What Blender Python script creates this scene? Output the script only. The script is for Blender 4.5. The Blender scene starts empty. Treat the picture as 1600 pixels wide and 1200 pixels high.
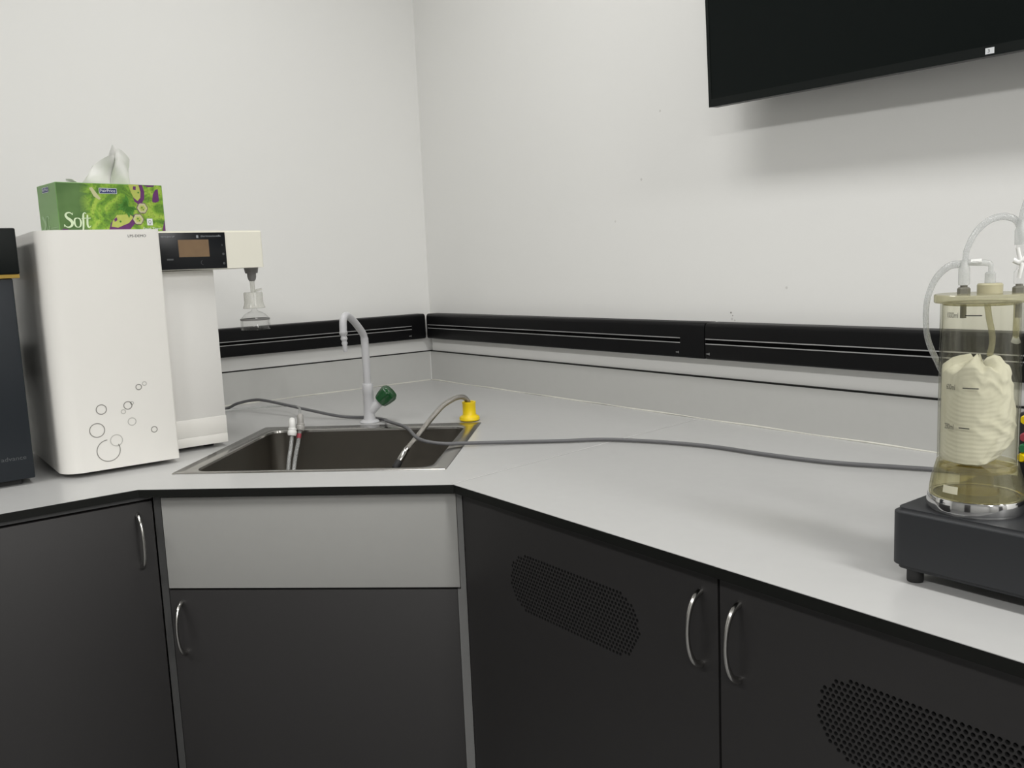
import bpy, bmesh, math, random
from mathutils import Vector, Matrix
from mathutils.geometry import tessellate_polygon
random.seed(4)
PI = math.pi
SC = bpy.context.scene
COL = SC.collection
ZC = 0.9                      # worktop height; most heights below are given relative to it

# ------------------------------------------------------------------ camera
cam_d = bpy.data.cameras.new('camera'); cam = bpy.data.objects.new('camera', cam_d); COL.objects.link(cam)
cam_d.sensor_fit = 'HORIZONTAL'; cam_d.sensor_width = 36.0
cam_d.lens = 1374.79 / 1600 * 36.0
cam_d.clip_start = 0.02
_rt = Vector((0.6025433848950934, 0.7969803216824114, -0.04199804959951745))
_up = Vector((-0.08096975108310385, 0.11339820481215529, 0.9902447912283714))
_fw = Vector((-0.7939681156877167, 0.5932648767594292, -0.13285863643329998))
M = Matrix((_rt, _up, -_fw)).transposed().to_4x4()
M.translation = Vector((2.69177, -1.65205, 0.39347 + ZC))
cam.matrix_world = M
SC.camera = cam

# ------------------------------------------------------------------ world, lights, exposure
w = bpy.data.worlds.new('world'); SC.world = w; w.use_nodes = True
w.node_tree.nodes['Background'].inputs[0].default_value = (0.9, 0.95, 1.0, 1)
w.node_tree.nodes['Background'].inputs[1].default_value = 0.05
SC.view_settings.view_transform = 'Standard'; SC.view_settings.look = 'None'
SC.view_settings.gamma = 1.0; SC.view_settings.use_curve_mapping = False
SC.view_settings.exposure = 0.0

def ceiling_light(x, y, sx, sy, power, col=(1.0, 0.99, 0.965)):
    l = bpy.data.lights.new('ceiling_light', 'AREA'); l.shape = 'RECTANGLE'; l.size = sx; l.size_y = sy
    l.energy = power; l.color = col
    o = bpy.data.objects.new('ceiling_light', l); COL.objects.link(o); o.location = (x, y, 2.79)
    return o
for lx, ly, pw in ((1.24, -0.85, 15), (3.90, -0.85, 42), (6.40, -0.85, 70),
                   (1.42, -3.05, 35), (3.90, -3.05, 40), (6.40, -3.05, 66)):
    ceiling_light(lx, ly, 1.2, 0.30, pw)

# ------------------------------------------------------------------ materials
def mat(name, col, rough=0.5, metal=0.0, var=0.03, scale=18.0, bump=0.0, spec=0.5, coat=0.0, trans=0.0, alpha=None, sss=0.0):
    m = bpy.data.materials.new(name); m.use_nodes = True
    nt = m.node_tree; N = nt.nodes; L = nt.links
    b = N['Principled BSDF']
    b.inputs['Roughness'].default_value = rough; b.inputs['Metallic'].default_value = metal
    b.inputs['Specular IOR Level'].default_value = spec
    b.inputs['Coat Weight'].default_value = coat
    b.inputs['Transmission Weight'].default_value = trans
    if sss:
        b.inputs['Subsurface Weight'].default_value = sss
        b.inputs['Subsurface Radius'].default_value = (0.01, 0.01, 0.01)
    tc = N.new('ShaderNodeTexCoord'); no = N.new('ShaderNodeTexNoise')
    no.inputs['Scale'].default_value = scale; no.inputs['Detail'].default_value = 4.0
    L.new(tc.outputs['Object'], no.inputs['Vector'])
    mx = N.new('ShaderNodeMix'); mx.data_type = 'RGBA'
    mx.inputs['A'].default_value = (*[c * (1 - var) for c in col], 1)
    mx.inputs['B'].default_value = (*[min(1, c * (1 + var)) for c in col], 1)
    L.new(no.outputs['Fac'], mx.inputs['Factor']); L.new(mx.outputs['Result'], b.inputs['Base Color'])
    if bump:
        bp = N.new('ShaderNodeBump'); bp.inputs['Strength'].default_value = bump; bp.inputs['Distance'].default_value = 0.002
        n2 = N.new('ShaderNodeTexNoise'); n2.inputs['Scale'].default_value = scale * 12; n2.inputs['Detail'].default_value = 3
        L.new(tc.outputs['Object'], n2.inputs['Vector']); L.new(n2.outputs['Fac'], bp.inputs['Height'])
        L.new(bp.outputs['Normal'], b.inputs['Normal'])
    return m

def clear(name, tint, edge, gloss=0.05, power=3.0, base=0.0, diff=(0.9, 0.9, 0.85)):
    """thin clear plastic: tinted see-through body that deepens where the wall is seen edge-on, clear-coat glints, faint milkiness"""
    m = bpy.data.materials.new(name); m.use_nodes = True
    nt = m.node_tree; N = nt.nodes; L = nt.links
    for n in list(N): N.remove(n)
    out = N.new('ShaderNodeOutputMaterial')
    lw = N.new('ShaderNodeLayerWeight'); lw.inputs['Blend'].default_value = 0.5
    pw = N.new('ShaderNodeMath'); pw.operation = 'POWER'; pw.inputs[1].default_value = power
    L.new(lw.outputs['Facing'], pw.inputs[0])
    cm = N.new('ShaderNodeMix'); cm.data_type = 'RGBA'
    cm.inputs['A'].default_value = (*tint, 1); cm.inputs['B'].default_value = (*edge, 1)
    L.new(pw.outputs[0], cm.inputs['Factor'])
    tr = N.new('ShaderNodeBsdfTransparent'); L.new(cm.outputs['Result'], tr.inputs['Color'])
    df = N.new('ShaderNodeBsdfDiffuse'); df.inputs['Color'].default_value = (*diff, 1)
    m1 = N.new('ShaderNodeMixShader'); m1.inputs[0].default_value = base
    no = N.new('ShaderNodeTexNoise'); no.inputs['Scale'].default_value = 30
    mr = N.new('ShaderNodeMapRange'); mr.inputs['To Min'].default_value = base * 0.7; mr.inputs['To Max'].default_value = base * 1.3
    L.new(no.outputs['Fac'], mr.inputs['Value']); L.new(mr.outputs['Result'], m1.inputs[0])
    L.new(tr.outputs[0], m1.inputs[1]); L.new(df.outputs[0], m1.inputs[2])
    gl = N.new('ShaderNodeBsdfGlossy'); gl.inputs['Roughness'].default_value = gloss
    p5 = N.new('ShaderNodeMath'); p5.operation = 'POWER'; p5.inputs[1].default_value = 5.0; L.new(lw.outputs['Facing'], p5.inputs[0])
    fr = N.new('ShaderNodeMath'); fr.operation = 'MULTIPLY_ADD'; fr.inputs[1].default_value = 0.6; fr.inputs[2].default_value = 0.035; L.new(p5.outputs[0], fr.inputs[0])
    m2 = N.new('ShaderNodeMixShader'); L.new(fr.outputs[0], m2.inputs[0])
    L.new(m1.outputs[0], m2.inputs[1]); L.new(gl.outputs[0], m2.inputs[2]); L.new(m2.outputs[0], out.inputs[0])
    return m

MT = {}
MT['wall'] = mat('wall_paint', (0.77, 0.768, 0.75), 0.6, var=0.012, scale=3, bump=0.06, spec=0.3)
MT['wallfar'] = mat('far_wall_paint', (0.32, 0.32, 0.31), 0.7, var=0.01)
MT['ceil'] = mat('ceiling_paint', (0.65, 0.65, 0.64), 0.8, var=0.01)
MT['floor'] = mat('floor_vinyl', (0.16, 0.16, 0.16), 0.4, var=0.08, scale=6)
MT['lam'] = mat('grey_laminate', (0.475, 0.475, 0.47), 0.27, var=0.02, scale=40, spec=0.45)
MT['lamup'] = mat('grey_laminate_upstand', (0.46, 0.46, 0.445), 0.42, var=0.02, scale=40, spec=0.4)
MT['core'] = mat('black_core', (0.0075, 0.008, 0.007), 0.5, var=0.1, spec=0.2)
MT['seal'] = mat('sealant', (0.62, 0.61, 0.55), 0.5, var=0.15, scale=25)
MT['seam'] = mat('joint_filler', (0.66, 0.66, 0.65), 0.5)
MT['char'] = mat('charcoal_laminate', (0.0235, 0.0222, 0.0224), 0.48, var=0.05, scale=60, bump=0.02)
MT['falsep'] = mat('grey_panel_laminate', (0.335, 0.333, 0.32), 0.4, var=0.02, scale=40)
MT['postD'] = mat('dark_grey_edge', (0.05, 0.05, 0.05), 0.45)
MT['postL'] = mat('grey_edge', (0.16, 0.16, 0.158), 0.45)
MT['dark'] = mat('dark_interior', (0.006, 0.006, 0.006), 0.9)
MT['chrome'] = mat('satin_chrome', (0.52, 0.51, 0.49), 0.18, 1.0, var=0.03)
MT['steel'] = mat('brushed_steel', (0.40, 0.39, 0.37), 0.22, 1.0, var=0.08, scale=60)
MT['basin'] = mat('basin_steel', (0.24, 0.225, 0.20), 0.34, 1.0, var=0.1, scale=12)
MT['ring'] = mat('polished_steel', (0.62, 0.62, 0.62), 0.09, 1.0)
MT['braid'] = mat('braided_steel', (0.36, 0.345, 0.32), 0.3, 1.0, var=0.35, scale=900, bump=0.5)
MT['tap'] = mat('epoxy_grey_white', (0.50, 0.50, 0.515), 0.3, var=0.02)
MT['green'] = mat('green_plastic', (0.006, 0.062, 0.016), 0.22, var=0.1)
MT['yellow'] = mat('yellow_plastic', (0.80, 0.58, 0.0), 0.38, var=0.05)
MT['black'] = mat('black_plastic', (0.010, 0.010, 0.011), 0.4, var=0.1)
MT['rubber'] = mat('black_rubber', (0.012, 0.012, 0.012), 0.6)
MT['trunk'] = mat('black_trunking', (0.006, 0.006, 0.0065), 0.42, var=0.1, scale=30, spec=0.12)
MT['slot'] = mat('slot_black', (0.002, 0.002, 0.002), 0.8, spec=0.02)
MT['rail'] = mat('grey_rail', (0.30, 0.30, 0.30), 0.4)
MT['mark'] = mat('grey_print', (0.22, 0.22, 0.22), 0.5)
MT['cable'] = mat('grey_cable', (0.105, 0.105, 0.11), 0.45, var=0.04)
MT['white'] = mat('white_abs', (0.81, 0.795, 0.755), 0.32, var=0.01, spec=0.45)
MT['white2'] = mat('column_white', (0.77, 0.76, 0.735), 0.36, var=0.01)
MT['cream'] = mat('cream_abs', (0.81, 0.79, 0.69), 0.35, var=0.01)
MT['panel'] = mat('gloss_black_panel', (0.006, 0.007, 0.009), 0.3, var=0.05, spec=0.3)
MT['screen'] = mat('amber_lcd', (0.175, 0.105, 0.048), 0.25, var=0.14, scale=40)
MT['nozzle'] = mat('nozzle_grey', (0.20, 0.195, 0.19), 0.45)
MT['print'] = mat('grey_ring_print', (0.26, 0.25, 0.23), 0.5)
MT['printL'] = mat('pale_ring_print', (0.50, 0.49, 0.46), 0.5)
MT['ink'] = mat('black_ink', (0.02, 0.02, 0.02), 0.6)
MT['greytext'] = mat('light_grey_ink', (0.30, 0.32, 0.34), 0.5)
MT['dimtext'] = mat('dim_grey_ink', (0.07, 0.075, 0.08), 0.5)
MT['navy'] = mat('dark_blue_grey', (0.0125, 0.0165, 0.0215), 0.45, var=0.05, bump=0.03, spec=0.35)
MT['head'] = mat('black_head', (0.005, 0.007, 0.0065), 0.4, spec=0.2)
MT['ystrip'] = mat('yellow_strip', (0.32, 0.20, 0.015), 0.4)
MT['tvscr'] = mat('tv_screen', (0.0035, 0.0055, 0.0052), 0.30, var=0.05, spec=0.10)
MT['tvbez'] = mat('tv_bezel', (0.006, 0.008, 0.0075), 0.45, spec=0.15)
MT['tvback'] = mat('tv_back', (0.05, 0.05, 0.05), 0.5)
MT['label'] = mat('white_sticker', (0.72, 0.74, 0.76), 0.5)
MT['pump'] = mat('pump_grey', (0.0165, 0.018, 0.021), 0.55, var=0.05, scale=200, bump=0.08, spec=0.5)
MT['towel'] = None
MT['tissue'] = mat('tissue_paper', (0.66, 0.66, 0.635), 0.9, var=0.02, spec=0.1)
MT['milky'] = clear('milky_tube', (0.90, 0.91, 0.91), (0.68, 0.69, 0.69), 0.15, 2.5, 0.30, (0.72, 0.73, 0.72))
MT['milky2'] = clear('milky_fitting', (0.90, 0.91, 0.90), (0.72, 0.73, 0.72), 0.2, 2.5, 0.34, (0.75, 0.76, 0.75))
MT['jar'] = clear('yellowed_acrylic', (0.982, 0.978, 0.935), (0.52, 0.52, 0.43), 0.04, 4.0, 0.012, (0.75, 0.74, 0.6))
MT['skirt'] = clear('yellowed_acrylic_thick', (0.93, 0.915, 0.80), (0.60, 0.58, 0.42), 0.06, 3.0, 0.08, (0.55, 0.53, 0.38))
MT['lid'] = clear('yellowed_lid', (0.88, 0.865, 0.73), (0.62, 0.60, 0.44), 0.08, 2.5, 0.28, (0.50, 0.48, 0.35))
MT['liquid'] = clear('residue', (0.86, 0.81, 0.52), (0.62, 0.55, 0.24), 0.05, 2.5, 0.10, (0.42, 0.36, 0.10))
MT['glass'] = clear('clear_glass', (0.985, 0.985, 0.985), (0.66, 0.66, 0.66), 0.02, 5.0, 0.0)
MT['filt'] = clear('filter_plastic', (0.93, 0.93, 0.91), (0.78, 0.78, 0.75), 0.15, 2.5, 0.34, (0.80, 0.80, 0.75))
MT['port'] = mat('port_grey', (0.17, 0.165, 0.135), 0.45)
MT['cap'] = mat('cap_beige', (0.45, 0.42, 0.28), 0.4)
MT['red'] = mat('red_plastic', (0.35, 0.05, 0.07), 0.4)
MT['green2'] = mat('green_wire', (0.02, 0.16, 0.06), 0.4)
MT['whitegl'] = mat('white_fitting', (0.80, 0.80, 0.78), 0.2)
MT['greyfit'] = mat('grey_fitting', (0.36, 0.35, 0.33), 0.25)

# wall with a few small specks and scuffs
def specks(m, pts):
    nt = m.node_tree; N = nt.nodes; L = nt.links; b = N['Principled BSDF']
    src = b.inputs['Base Color'].links[0].from_socket
    g = N.new('ShaderNodeNewGeometry')
    for (x, y, z, r, k) in pts:
        d = N.new('ShaderNodeVectorMath'); d.operation = 'DISTANCE'; d.inputs[1].default_value = (x, y, z)
        L.new(g.outputs['Position'], d.inputs[0])
        lt = N.new('ShaderNodeMath'); lt.operation = 'LESS_THAN'; lt.inputs[1].default_value = r
        L.new(d.outputs['Value'], lt.inputs[0])
        ml = N.new('ShaderNodeMath'); ml.operation = 'MULTIPLY'; ml.inputs[1].default_value = k; L.new(lt.outputs[0], ml.inputs[0])
        mx = N.new('ShaderNodeMix'); mx.data_type = 'RGBA'; mx.inputs['B'].default_value = (0.16, 0.14, 0.12, 1)
        L.new(ml.outputs[0], mx.inputs['Factor']); L.new(src, mx.inputs['A']); src = mx.outputs['Result']
    L.new(src, b.inputs['Base Color'])

# ------------------------------------------------------------------ mesh helpers
def new_bm(): return bmesh.new()

def bx(bm, lo, hi, bev=0.0, seg=2, mi=0, only=None):
    x0, y0, z0 = lo; x1, y1, z1 = hi
    v = [bm.verts.new(p) for p in ((x0,y0,z0),(x1,y0,z0),(x1,y1,z0),(x0,y1,z0),(x0,y0,z1),(x1,y0,z1),(x1,y1,z1),(x0,y1,z1))]
    fs = [bm.faces.new([v[i] for i in f]) for f in ((0,3,2,1),(4,5,6,7),(0,1,5,4),(1,2,6,5),(2,3,7,6),(3,0,4,7))]
    for f in fs: f.material_index = mi
    if bev:
        es = list({e for f in fs for e in f.edges})
        if only: es = [e for e in es if only(e.verts[0].co, e.verts[1].co)]
        bmesh.ops.bevel(bm, geom=es, offset=bev, segments=seg, affect='EDGES', profile=0.5, material=mi)
    return fs

def prism(bm, poly, z0, z1, mi=0, holes=()):
    """vertical prism over a 2D outline (with holes)"""
    loops = [list(poly)] + [list(h) for h in holes]
    flat = [p for l in loops for p in l]
    tris = tessellate_polygon([[Vector((p[0], p[1], 0)) for p in l] for l in loops])
    lo = [bm.verts.new((p[0], p[1], z0)) for p in flat]; hi = [bm.verts.new((p[0], p[1], z1)) for p in flat]
    for t in tris:
        a, b, c = [Vector(flat[i]) for i in t]
        if (b - a).cross(c - a) < 0: t = (t[0], t[2], t[1])
        for vs in ([hi[i] for i in t], [lo[i] for i in reversed(t)]):
            try: bm.faces.new(vs).material_index = mi
            except ValueError: pass
    k = 0
    for l in loops:
        n = len(l)
        for i in range(n):
            j = (i + 1) % n
            try: bm.faces.new((lo[k+i], lo[k+j], hi[k+j], hi[k+i])).material_index = mi
            except ValueError: pass
        k += n

def rrect(w, d, r, n=6, cx=0.0, cy=0.0):
    out = []
    for (sx, sy, a0) in ((1,1,0),(-1,1,90),(-1,-1,180),(1,-1,270)):
        for i in range(n + 1):
            a = math.radians(a0 + 90 * i / n)
            out.append((cx + sx*(w/2 - r) + r*math.cos(a), cy + sy*(d/2 - r) + r*math.sin(a)))
    return out

def bridge(bm, A, B, mi=0, closed=True):
    n = len(A)
    for i in range(n if closed else n - 1):
        j = (i + 1) % n
        try: bm.faces.new((A[i], A[j], B[j], B[i])).material_index = mi
        except ValueError: pass

def lathe(bm, prof, c=(0,0,0), axis=(0,0,1), n=32, mi=0, closed=False):
    """surface of revolution; prof = [(radius, height)]"""
    c = Vector(c); ax = Vector(axis).normalized()
    u = ax.orthogonal().normalized() if abs(ax.z) < 0.999 else Vector((1,0,0))
    v = ax.cross(u)
    rings = []
    for (r, h) in prof:
        if r < 1e-6: rings.append([bm.verts.new(c + ax*h)])
        else: rings.append([bm.verts.new(c + ax*h + (u*math.cos(2*PI*i/n) + v*math.sin(2*PI*i/n))*r) for i in range(n)])
    prs = list(zip(rings, rings[1:])) + ([(rings[-1], rings[0])] if closed else [])
    for A, B in prs:
        for i in range(n):
            j = (i + 1) % n
            if len(A) == 1 and len(B) == 1: continue
            vs = (A[0], B[j], B[i]) if len(A) == 1 else (A[i], A[j], B[0]) if len(B) == 1 else (A[i], A[j], B[j], B[i])
            try: bm.faces.new(vs).material_index = mi
            except ValueError: pass

def spline(pts, k=8):
    P = [Vector(p) for p in pts]; out = []
    for i in range(len(P) - 1):
        p0 = P[max(i-1, 0)]; p1 = P[i]; p2 = P[i+1]; p3 = P[min(i+2, len(P)-1)]
        for j in range(k):
            t = j / k
            out.append(0.5*((2*p1) + (p2-p0)*t + (2*p0-5*p1+4*p2-p3)*t*t + (3*p1-p0-3*p2+p3)*t**3))
    out.append(P[-1]); return out

def tube(bm, path, r, n=12, mi=0, caps=True, flat=1.0, ref=None):
    """sweep a circle (or an ellipse) along a path; r is a number or a function of 0..1"""
    P = [Vector(p) for p in path]; m = len(P); rings = []; prev = None
    for i, p in enumerate(P):
        t = (P[min(i+1, m-1)] - P[max(i-1, 0)])
        if t.length < 1e-9: t = Vector((0,0,1))
        t.normalize()
        if prev is None:
            u = Vector(ref) if ref else t.orthogonal()
            u = (u - t*u.dot(t)).normalized()
        else:
            u = (prev - t*prev.dot(t))
            u = u.normalized() if u.length > 1e-6 else t.orthogonal().normalized()
        prev = u; v = t.cross(u)
        rr = r(i/(m-1)) if callable(r) else r
        rings.append([bm.verts.new(p + (u*math.cos(2*PI*k/n)*rr + v*math.sin(2*PI*k/n)*rr*flat)) for k in range(n)])
    for A, B in zip(rings, rings[1:]): bridge(bm, A, B, mi)
    if caps:
        for R in (list(reversed(rings[0])), rings[-1]):
            try: bm.faces.new(R).material_index = mi
            except ValueError: pass

def quad(bm, o, u, v, w, h, mi=0):
    o = Vector(o); u = Vector(u); v = Vector(v)
    f = bm.faces.new([bm.verts.new(p) for p in (o, o+u*w, o+u*w+v*h, o+v*h)]); f.material_index = mi
    return f

def poly3(bm, o, u, v, pts, mi=0):
    """flat outline laid on a plane"""
    o = Vector(o); u = Vector(u); v = Vector(v)
    vs = [bm.verts.new(o + u*p[0] + v*p[1]) for p in pts]
    for t in tessellate_polygon([[Vector((p[0], p[1], 0)) for p in pts]]):
        a, b, c = [Vector(pts[i]) for i in t]
        if (b - a).cross(c - a) < 0: t = (t[0], t[2], t[1])
        try: bm.faces.new([vs[i] for i in t]).material_index = mi
        except ValueError: pass

def annulus(bm, o, u, v, r0, r1, mi=0, n=40, a0=0, a1=2*PI):
    o = Vector(o); u = Vector(u); v = Vector(v); full = abs(a1 - a0 - 2*PI) < 1e-6
    m = n if full else n + 1
    A = [bm.verts.new(o + (u*math.cos(a0+(a1-a0)*i/n) + v*math.sin(a0+(a1-a0)*i/n))*r0) for i in range(m)]
    B = [bm.verts.new(o + (u*math.cos(a0+(a1-a0)*i/n) + v*math.sin(a0+(a1-a0)*i/n))*r1) for i in range(m)]
    bridge(bm, B, A, mi, full)

_fonts = {}
def text_pts(body):
    """triangulated outline of a word, unit height, from the built-in font"""
    if body in _fonts: return _fonts[body]
    c = bpy.data.curves.new('t', 'FONT'); c.body = body; c.size = 1.0; c.resolution_u = 4
    o = bpy.data.objects.new('t', c); COL.objects.link(o)
    bpy.context.view_layer.update()
    me = bpy.data.meshes.new_from_object(o.evaluated_get(bpy.context.evaluated_depsgraph_get()))
    V = [v.co.copy() for v in me.vertices]; F = [tuple(p.vertices) for p in me.polygons]
    bpy.data.objects.remove(o); bpy.data.curves.remove(c); bpy.data.meshes.remove(me)
    _fonts[body] = (V, F); return V, F

def text(bm, body, o, u, v, width, height=None, mi=0, warp=None, slant=0.0):
    """lay a word on a plane: o = lower left, u = reading direction, v = up; width fits the word"""
    V, F = text_pts(body)
    x0 = min(p.x for p in V); x1 = max(p.x for p in V); y0 = min(p.y for p in V); y1 = max(p.y for p in V)
    sx = width / (x1 - x0); sy = sx if height is None else height / (y1 - y0)
    o = Vector(o); u = Vector(u); v = Vector(v); vs = []
    for p in V:
        a = (p.x - x0)*sx + slant*(p.y - y0)*sy; b = (p.y - y0)*sy
        vs.append(bm.verts.new(warp(a, b) if warp else o + u*a + v*b))
    for f in F:
        try: bm.faces.new([vs[i] for i in f]).material_index = mi
        except ValueError: pass

def ribbon(bm, o, u, v, spine, widths, mi=0, k=10):
    """brush stroke with varying width, lying on a plane (for hand-shaped lettering)"""
    S = spline([(p[0], p[1], 0) for p in spine], k); m = len(S)
    W = [widths[min(int(i/(m-1)*(len(widths)-1)), len(widths)-2)] for i in range(m)]
    W = []
    for i in range(m):
        t = i/(m-1)*(len(widths)-1); j = min(int(t), len(widths)-2); W.append(widths[j]*(1-(t-j)) + widths[j+1]*(t-j))
    o = Vector(o); u = Vector(u); v = Vector(v); A = []; B = []
    for i in range(m):
        t = (S[min(i+1, m-1)] - S[max(i-1, 0)]).normalized(); nrm = Vector((-t.y, t.x, 0))
        a = S[i] + nrm*W[i]/2; b = S[i] - nrm*W[i]/2
        A.append(bm.verts.new(o + u*a.x + v*a.y)); B.append(bm.verts.new(o + u*b.x + v*b.y))
    bridge(bm, B, A, mi, False)

def obj(name, bm, mats, parent=None, smooth=35, world=False, recalc=True):
    """link the bmesh as ONE object; world=True takes world coordinates into the parent's frame"""
    if recalc: bmesh.ops.recalc_face_normals(bm, faces=bm.faces)
    if world and parent is not None: bmesh.ops.transform(bm, matrix=parent_world(parent).inverted(), verts=bm.verts)
    me = bpy.data.meshes.new(name); bm.to_mesh(me); bm.free()
    for m in (mats if isinstance(mats, (list, tuple)) else [mats]): me.materials.append(m)
    if smooth:
        for p in me.polygons: p.use_smooth = True
        me.set_sharp_from_angle(angle=math.radians(smooth))
    o = bpy.data.objects.new(name, me); COL.objects.link(o)
    if parent is not None: o.parent = parent
    return o

def parent_world(o):
    m = o.matrix_basis.copy()
    while o.parent: o = o.parent; m = o.matrix_basis @ m
    return m

def thing(name, label, cat, loc=(0,0,0), rz=0.0, group=None):
    o = bpy.data.objects.new(name, None); COL.objects.link(o); o.empty_display_size = 0.05
    o.location = loc; o.rotation_euler = (0, 0, rz); o['label'] = label; o['category'] = cat
    if group: o['group'] = group
    return o

def struct(name, bm, m, smooth=0):
    o = obj(name, bm, m, None, smooth); o['kind'] = 'structure'; return o

def C(x, y, z): return Vector((x, y, z + ZC))
X, Y, Z = Vector((1,0,0)), Vector((0,1,0)), Vector((0,0,1))

# ------------------------------------------------------------------ room
W = 0.018                                   # wall faces sit this far behind the upstand faces
bm = new_bm(); bx(bm, (-W-0.1, -4.4, 0), (-W, W+0.1, 2.8)); struct('wall_left', bm, MT['wall'])
mR = mat('wall_paint_marked', (0.77, 0.768, 0.75), 0.6, var=0.012, scale=3, bump=0.06, spec=0.3)
specks(mR, [(1.335, W, ZC+0.262, 0.0022, .8), (1.338, W, ZC+0.247, 0.003, .25), (1.346, W, ZC+0.244, 0.002, .3), (1.05, W, ZC+0.60, 0.0035, .25),
            (1.49, W, ZC+0.32, 0.003, .25), (0.95, W, ZC+0.50, 0.003, .2), (1.34, W, ZC+0.255, 0.0015, .7), (1.12, W, ZC+0.76, 0.003, .25)])
bm = new_bm(); bx(bm, (-W, W, 0), (7.6, W+0.1, 2.8)); struct('wall_right', bm, mR)
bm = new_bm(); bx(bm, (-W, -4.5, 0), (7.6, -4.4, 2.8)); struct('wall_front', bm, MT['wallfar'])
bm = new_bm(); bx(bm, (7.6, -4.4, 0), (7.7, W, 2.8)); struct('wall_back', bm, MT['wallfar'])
bm = new_bm(); bx(bm, (-W, -4.4, -0.1), (7.6, W, 0)); struct('floor', bm, MT['floor'])
bm = new_bm(); bx(bm, (-W-0.1, -4.5, 2.8), (7.7, W+0.1, 2.9)); struct('ceiling', bm, MT['ceil'])

bm = new_bm(); bx(bm, (0.0065, 0.0065, ZC+.1068), (3.2, W+.001, ZC+.160)); struct('shadow_filler_1', bm, MT['wall'])  # added filler, brings the wall forward to weaken the shadow under the trunking
bm = new_bm(); bx(bm, (-W-.001, -2.6, ZC+.1068), (-0.0065, W+.001, ZC+.160)); struct('shadow_filler_2', bm, MT['wall'])  # left-wall filler, added for the same weaker shadow
bm = new_bm(); bx(bm, (2.2, -4.42, 0), (3.1, -4.37, 2.1)); struct('reflection_panel_1', bm, MT['char'])  # unseen dark panel, added for the steel ring and handles to reflect
bm = new_bm(); bx(bm, (7.56, -1.9, 0), (7.62, -1.0, 2.1)); struct('reflection_panel_2', bm, MT['char'])  # second unseen panel, added only to darken reflections in the metal

# ------------------------------------------------------------------ worktop
PL = Vector((0.941, -1.247)); PR = Vector((1.357, -0.799))
T2 = (PR - PL).normalized(); N2 = Vector((T2.y, -T2.x))          # along the angled front, and out of it
SA = math.atan2(T2.y, T2.x); SCX, SCY = 0.861, -0.776            # sink centre and heading
XE, YE = 3.20, -2.6
def sink_xy(x, y): return (SCX + T2.x*x - T2.y*y, SCY + T2.y*x + T2.x*y)
BCX, BCY, BW, BD = 0.002, -0.0167, 0.498, 0.443                   # basin opening in the sink's frame
hole = [sink_xy(*p) for p in rrect(BW+0.012, BD+0.012, 0.035, 6, BCX, BCY)]
outline = [(0.0005, -0.0005), (0.0005, YE), (PL.x, YE), tuple(PL), tuple(PR), (XE, PR.y), (XE, -0.0005)]
t = thing('worktop', 'grey laminate worktop with black edge turning the corner in an angled front', 'worktop', (0.9, -0.8, ZC))
bm = new_bm(); prism(bm, outline, ZC-0.0008, ZC, 0, [hole]); obj('surface', bm, MT['lam'], t, 0, True)
bm = new_bm(); prism(bm, outline, ZC-0.016, ZC-0.0008, 0, [hole]); obj('edge_core', bm, MT['core'], t, 0, True)
bm = new_bm(); quad(bm, C(1.352, -0.795, .0003), Vector((-0.1295, 0.9916, 0)), Vector((-0.9916, -0.1295, 0)), 0.798, 0.0022); obj('seam', bm, MT['seam'], t, 0, True)
t['label'] = 'grey laminate worktop with a black edge, angled across the corner around the sink'

# upstands, each a thing: panel, black top edge, bead of sealant
t = thing('upstand', 'grey upstand panel under the long black trunking, along the right wall', 'upstand', (1.6, 0.009, ZC))
bm = new_bm(); bx(bm, (0.0, 0.0, ZC+.0005), (XE, W-.001, ZC+0.1030)); obj('panel', bm, MT['lamup'], t, 0, True)
bm = new_bm(); bx(bm, (0.0, 0.0006, ZC+0.1030), (XE, W-.001, ZC+0.1066)); obj('top_edge', bm, MT['core'], t, 0, True)
bm = new_bm()
pts = [(x, -0.0004 + 0.0004*math.sin(37*x), ZC+0.0012+0.0005*math.sin(23*x)) for x in [0.004+i*0.05 for i in range(64)]]
tube(bm, pts, lambda s: 0.0017 + 0.0005*math.sin(60*s), 8); obj('sealant_bead', bm, MT['seal'], t, 60, True)
bm = new_bm(); tube(bm, [(0.0015, -0.0015, ZC+0.002), (0.0015, -0.0015, ZC+0.103)], 0.0016, 8); obj('corner_bead', bm, MT['seam'], t, 60, True)
t = thing('upstand', 'grey upstand panel behind the tap and water purifier, along the left wall', 'upstand', (-0.009, -1.3, ZC))
bm = new_bm(); bx(bm, (-W+.001, YE, ZC+.0005), (0.0, W-.001, ZC+0.1030)); obj('panel', bm, MT['lamup'], t, 0, True)
bm = new_bm(); bx(bm, (-W+.001, YE, ZC+0.1030), (-0.0006, W-.001, ZC+0.1066)); obj('top_edge', bm, MT['core'], t, 0, True)
bm = new_bm()
pts = [(0.0004, y, ZC+0.0012+0.0005*math.sin(23*y)) for y in [-0.006-i*0.05 for i in range(52)]]
tube(bm, pts, lambda s: 0.0017 + 0.0005*math.sin(50*s), 8); obj('sealant_bead', bm, MT['seal'], t, 60, True)

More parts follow.
